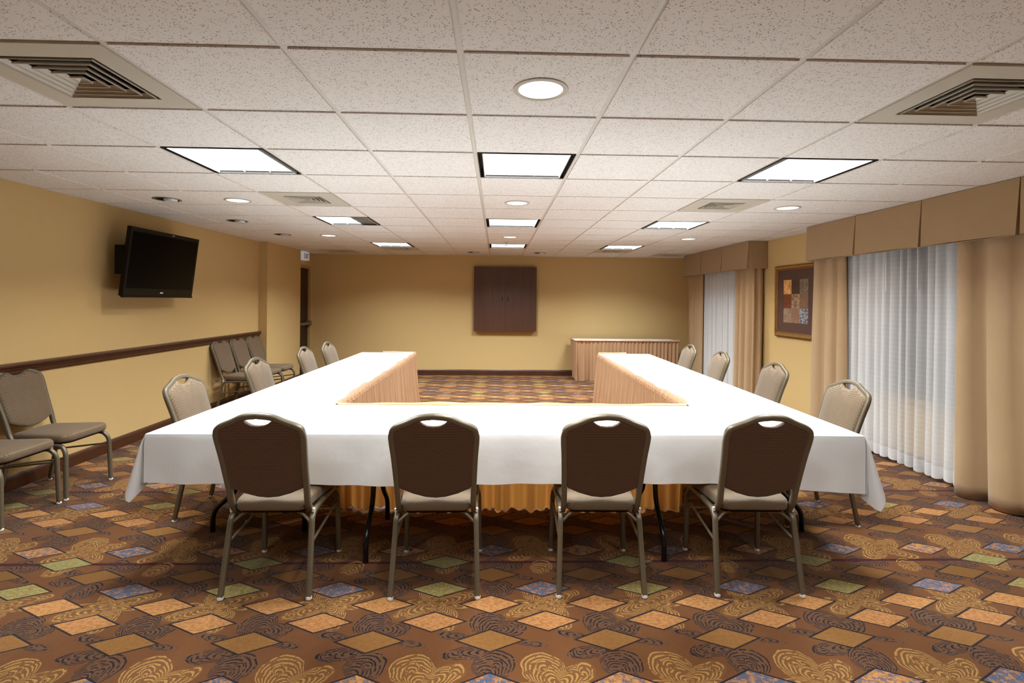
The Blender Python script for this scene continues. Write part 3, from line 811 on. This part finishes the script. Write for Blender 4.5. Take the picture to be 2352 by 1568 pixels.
# back table
folding_table('narrow side table against the back wall at the right, hidden by its skirt', 2.40, 9.565, 1.84, .56, 0, group=None, z=.733)
w = MB().box(1.445, 3.345, 9.275, 9.865, .737, .741)
o = w.build('tablecloth', M['linen']); tag(o, 'white top cloth on the skirted side table by the back wall', 'tablecloth')
skirt('peach pleated skirt around the side table at the back right', [(3.36,9.87),(3.36,9.262),(1.43,9.262),(1.43,9.87)], .742, seed=9, flare=.05, group=None, amp=.009)

# ------------------------------------------------------------------ wall things
t = thing('wall_cabinet', 'square dark walnut wall cabinet with two doors on the back wall', 'cabinet', (.162, YB, .872))
MB().box(-.598, .598, -.095, -.002, .0, 1.243).build('body', M['cabwood'], t)
for s in (-1, 1):
    x0, x1 = (.0015, .606) if s > 0 else (-.606, -.0015)
    d = MB().box(x0, x1, -.118, -.096, .0, 1.243).build('door', M['cabwood'], t)
    MB().box(s*.055-.006, s*.055+.006, -.122, -.117, .58, .66).build('finger_pull', M['blackmatte'], d)
# TV
t = thing('wall_television', 'black flat television on a bracket high on the left wall', 'television', (-3.42, 5.34, 1.80), 0)
tw, th = .535, .325; til = math.radians(7)
def tvp(u, v, w):   # u along y, v up, w towards the room
    return (w*math.cos(til) + v*math.sin(til)*1.0, u, v*math.cos(til) - w*math.sin(til))
def tvbox(m, u0, u1, v0, v1, w0, w1):
    pts = [tvp(u, v, w_) for w_ in (w0, w1) for v in (v0, v1) for u in (u0, u1)]
    m.add(pts, [(0,1,3,2),(4,6,7,5),(0,4,5,1),(2,3,7,6),(0,2,6,4),(1,5,7,3)])
m = MB(); tvbox(m, -tw, tw, -th, th, -.02, .018); tvbox(m, -tw*.85, tw*.85, -th*.8, th*.75, -.075, -.02); m.build('casing', M['black'], t)
m = MB(); tvbox(m, -tw+.03, tw-.03, -th+.075, th-.04, .0181, .0195); m.build('screen', M['screen'], t)
m = MB(); tvbox(m, -tw, tw, -th-.012, -th+.003, .0, .026); m.build('speaker_bar', M['black'], t)
m = MB(); tvbox(m, -.015, .03, -th+.03, -th+.042, .0182, .0192); tvbox(m, .06, .10, th-.022, th-.016, .0182, .0192); m.build('badge', M['glide'], t)
m = MB(); m.box(-.225, -.205, -.22, .22, -.20, .20); m.box(-.21, -.08, -.06, .06, -.05, .05)
tvbox(m, -.2, .2, -.18, .18, -.10, -.075); m.build('wall_bracket', M['legblack'], t)
m = MB().box(-.12, -.04, -.50, -.36, -.12, .15); m.build('connection_box', M['black'], t)
# framed picture
px0, px1, pz0, pz1 = 5.88, 6.80, 1.025, 1.955
t = thing('framed_picture', 'gilt-framed print of nine earthy squares between the two windows', 'picture', (XR, (px0+px1)/2, (pz0+pz1)/2))
hw, hh = (px1-px0)/2, (pz1-pz0)/2; fw = .062
m = MB()
prof = [(-.001,0),(-.022,0),(-.034,.010),(-.030,.022),(-.038,.034),(-.026,.050),(-.018,fw),(-.001,fw)]
m.grid([[(o, -hw+i, -hh+i), (o, hw-i, -hh+i), (o, hw-i, hh-i), (o, -hw+i, hh-i)] and [(o, -hw+i, -hh+i), (o, -hw+i, hh-i), (o, hw-i, hh-i), (o, hw-i, -hh+i)] for o, i in prof], closed=True)
m.build('frame', M['gold'], t)
m = MB(); i = .028
for k in range(30):
    y = -hw+.04+(2*hw-.08)*k/29
    for z in (-hh+i, hh-i): m.box(-.044, -.030, y-.007, y+.007, z-.011, z+.011)
for k in range(36):
    z = -hh+.04+(2*hh-.08)*k/35
    for y in (-hw+i, hw-i): m.box(-.044, -.030, y-.011, y+.011, z-.007, z+.007)
m.build('bead_moulding', M['goldlight'], t)
MB().box(-.014, -.010, -hw+fw, hw-fw, -hh+fw, hh-fw).build('mat_board', M['mat'], t)
art = [('#C98A48','#E0B070'),('#463028','#54382E'),('#8C7A68','#6A5A4C'),('#6A3A22','#7A4228'),('#A88A6C','#6E5444'),('#7A5C46','#86664C'),('#8A705C','#A08670'),('#86664E','#94745C'),('#57505A','#A0A0A4')]
m = MB(); aw, ah = .265, .275
for k in range(9):
    m.cur = k; cx, cz = k % 3, k//3
    # viewer faces +x, so picture left is larger y
    y1 = aw - cx*(2*aw/3); z1 = ah - cz*(2*ah/3)
    m.box(-.0165, -.0142, y1-2*aw/3, y1, z1-2*ah/3, z1)
m.build('art_print', [m_art(k, *art[k]) for k in range(9)], t)

# ------------------------------------------------------------------ window dressings
def drape(name, label, y0, y1, X, z0, z1, mat, cat, group, n_fold, amp, seed, taper=0.0, bottomx=0.0, step=.012, slant=None, ret=0.0):
    rnd = random.Random(seed); w = MB(); L = y1-y0; n = int(L/step*1.6)
    ph = []; a = rnd.uniform(0, 1); ws = [rnd.uniform(.6, 1.5) for _ in range(n_fold*2+4)]
    for i in range(n+1):
        s = i/n; ph.append(a); a += n_fold/n*ws[int(s*n_fold*2)]
    K = 26; rows = []
    p2 = [rnd.uniform(0, 6) for _ in range(4)]
    for k in range(K+1):
        q = k/K; z = z1+(z0-z1)*q; r = []
        for i in range(n+1):
            s = i/n; f = ph[i] + .10*math.sin(q*2.4+p2[0])*q
            A = amp*(.55+.45*q)
            sn = math.sin(2*PI*f)
            wv = A*(math.copysign(abs(sn)**.8, sn)) + A*.30*math.sin(2*PI*f*.43+p2[1])
            ya, yb = y0, y1
            if slant: ya = y0+slant[0]*q; yb = y1+slant[1]*q
            y = ya+(yb-ya)*s + .35*A*math.cos(2*PI*f)
            zz = z + (.010*math.sin(2*PI*f+1)+.006*math.sin(s*5) if k == K else 0)
            r.append((X + wv + bottomx*q, y, zz))
        if ret:
            x0, yy, z0_ = r[0]; m = 14; pre = []
            for j in range(m):
                u = j/m; pre.append((x0 + ret*(1-u), y0 + .012 + .016*math.sin(u*PI*3+q*1.2+p2[2])*(.5+.5*q) , z0_))
            r = pre + r
        rows.append(r)
    w.grid(rows); o = w.build(name, mat, None, smooth=True, angle=180)
    sm = o.modifiers.new('thick', 'SOLIDIFY'); sm.thickness = .0025 if mat is M['drape'] else .0006; sm.offset = 0
    if mat is M['sheer']: o.modifiers.remove(sm)
    return tag(o, label, cat, group)
GD = 'tan drapes'; GS = 'white sheer curtains'
drape('drape_panel', 'tan drape nearest the camera at the right edge of the picture', 2.75, 3.86, 3.615, .02, 2.25, M['drape'], 'curtain', GD, 4, .060, 11, slant=(0,-.02))
drape('drape_panel', 'narrow tan drape beside the framed picture, left side of the near window', 5.22, 5.76, 3.615, .02, 2.25, M['drape'], 'curtain', GD, 3, .042, 12, slant=(-.02,.06))
drape('sheer_curtain', 'right half of the near white sheer curtain, hanging beside the nearest tan drape', 3.84, 4.352, 3.67, .035, 2.25, M['sheer'], 'curtain', GS, 6, .030, 13, slant=(0,.0), step=.006)
drape('sheer_curtain', 'left half of the near white sheer curtain, hanging beside the narrow drape', 4.385, 5.24, 3.675, .035, 2.25, M['sheer'], 'curtain', GS, 8, .030, 14, slant=(.0,0), step=.006)
drape('drape_panel', 'wide tan drape on the near side of the far window, next to the picture', 7.09, 7.63, 3.61, .02, 2.25, M['drape'], 'curtain', GD, 3, .040, 15, ret=.145)
drape('drape_panel', 'tan drape in the back right corner beside the far window', 8.90, 9.47, 3.61, .02, 2.25, M['drape'], 'curtain', GD, 5, .035, 16)
drape('sheer_curtain', 'pair of white sheers over the far window between its two tan drapes', 7.58, 8.93, 3.67, .035, 2.25, M['sheer'], 'curtain', GS, 14, .026, 17, step=.007)
# draw wands
for y, l in ((4.30, 'thin white draw rod hanging at the opening of the near sheers, right one'), (4.66, 'thin white draw rod hanging at the opening of the near sheers, left one')):
    o = MB().tube([(3.62, y, 2.2), (3.625, y, 1.59)], .005, 8).build('curtain_wand', M['glide'], None, smooth=True)
    tag(o, l, 'curtain rod', 'curtain wands')

def valance(label, yedges, ret_near, ret_far, zb=1.943):
    zt = CZ-.004; xf = 3.505
    t = thing('window_valance', label, 'valance', (0,0,0), 0, 'tan box-pleated valances')
    MB().box(xf+.02, XR-.025, yedges[0]+.02, yedges[-1]-.02, zt-.02, zt-.002).build('mounting_board', M['valance'], t)
    for a, b in zip(yedges[:-1], yedges[1:]):
        m = MB(); n = 10; rows = []
        lo, hi = a, b
        for (off, ins) in ((0, 0), (.010, 0)):
            pass
        R = []
        for k in range(13):
            q = k/12; z = zt + (zb-zt)*q; g = .003+.011*q
            r = []
            for i in range(n+1):
                s = i/n; y = lo+g+(hi-lo-2*g)*s
                x = xf - .018*q - .004*math.sin(PI*s)*q
                if i in (0, n): x += .0
                r.append((x, y, z + (.004*math.sin(s*PI*1.0) if k == 12 else 0)))
            # folded-back edges
            r = [(xf+.03, r[0][1]+.0, z)] + r + [(xf+.03, r[-1][1], z)]
            R.append(r)
        m.grid(R)
        m.grid([[(xf+.03, lo+.01, zt), (xf+.03, hi-.01, zt)], [(xf+.03, lo+.012, zb), (xf+.03, hi-.012, zb)]])
        m.grid([[ (xf-.018, lo+.014, zb), (xf-.018, hi-.014, zb)], [(xf+.03, lo+.012, zb), (xf+.03, hi-.012, zb)]])
        m.build('pleat_panel', M['valance'], t, smooth=True, angle=40)
    # lining behind the slits
    MB().box(xf+.034, xf+.04, yedges[0], yedges[-1], zb+.01, zt).build('lining', M['valance'], t)
    for y, on, s in ((yedges[0], ret_near, -1), (yedges[-1], ret_far, 1)):
        if not on: continue
        m = MB(); R = []
        for k in range(9):
            q = k/8; z = zt+(zb-zt)*q; fl = .022*q*s
            R.append([(xf+.012-.0*q, y+fl*.2, z), (xf+.06, y+fl*1.2, z), (xf+.16, y+fl, z), (XR-.006, y+fl*.8, z)])
        m.grid(R); m.grid([[(p[0], p[1]-s*.006, p[2]) for p in r] for r in R][::-1])
        m.build('return_panel', M['valance'], t, smooth=True)
valance('tan pleated valance over the near window, running out of the right edge', [2.50, 3.33, 4.13, 4.91, 5.70], False, True)
valance('shorter tan pleated valance over the far window, against the back corner', [7.04, 7.88, 8.68, 9.50], True, True)

# ------------------------------------------------------------------ camera and world
W = bpy.data.worlds.new('night'); SC.world = W; W.use_nodes = True
W.node_tree.nodes['Background'].inputs[0].default_value = (.02, .025, .035, 1); W.node_tree.nodes['Background'].inputs[1].default_value = .3
f_px, yaw, roll, sy, pitch = 1174.6, .02968, .00938, -93.77, -.0008
fw_ = Vector((math.sin(yaw)*math.cos(pitch), math.cos(yaw)*math.cos(pitch), math.sin(pitch)))
r_ = Vector((math.cos(yaw), -math.sin(yaw), 0)); u_ = r_.cross(fw_)
c, s = math.cos(roll), math.sin(roll)
R2 = r_*c + u_*s; U2 = -r_*s + u_*c
cam = bpy.data.cameras.new('camera'); co = bpy.data.objects.new('camera', cam); COL.objects.link(co)
cam.sensor_width = 36; cam.sensor_fit = 'HORIZONTAL'; cam.lens = f_px/2352*36; cam.shift_y = sy/2352; cam.clip_start = .05
co.matrix_world = Matrix(((R2.x, U2.x, -fw_.x, 0), (R2.y, U2.y, -fw_.y, 0), (R2.z, U2.z, -fw_.z, 1.47), (0,0,0,1)))
SC.camera = co
vs = SC.view_settings; SC.display_settings.display_device = 'sRGB'
vs.view_transform = 'Standard'; vs.look = 'None'; vs.exposure = 0.0; vs.gamma = 1.0; vs.use_curve_mapping = False
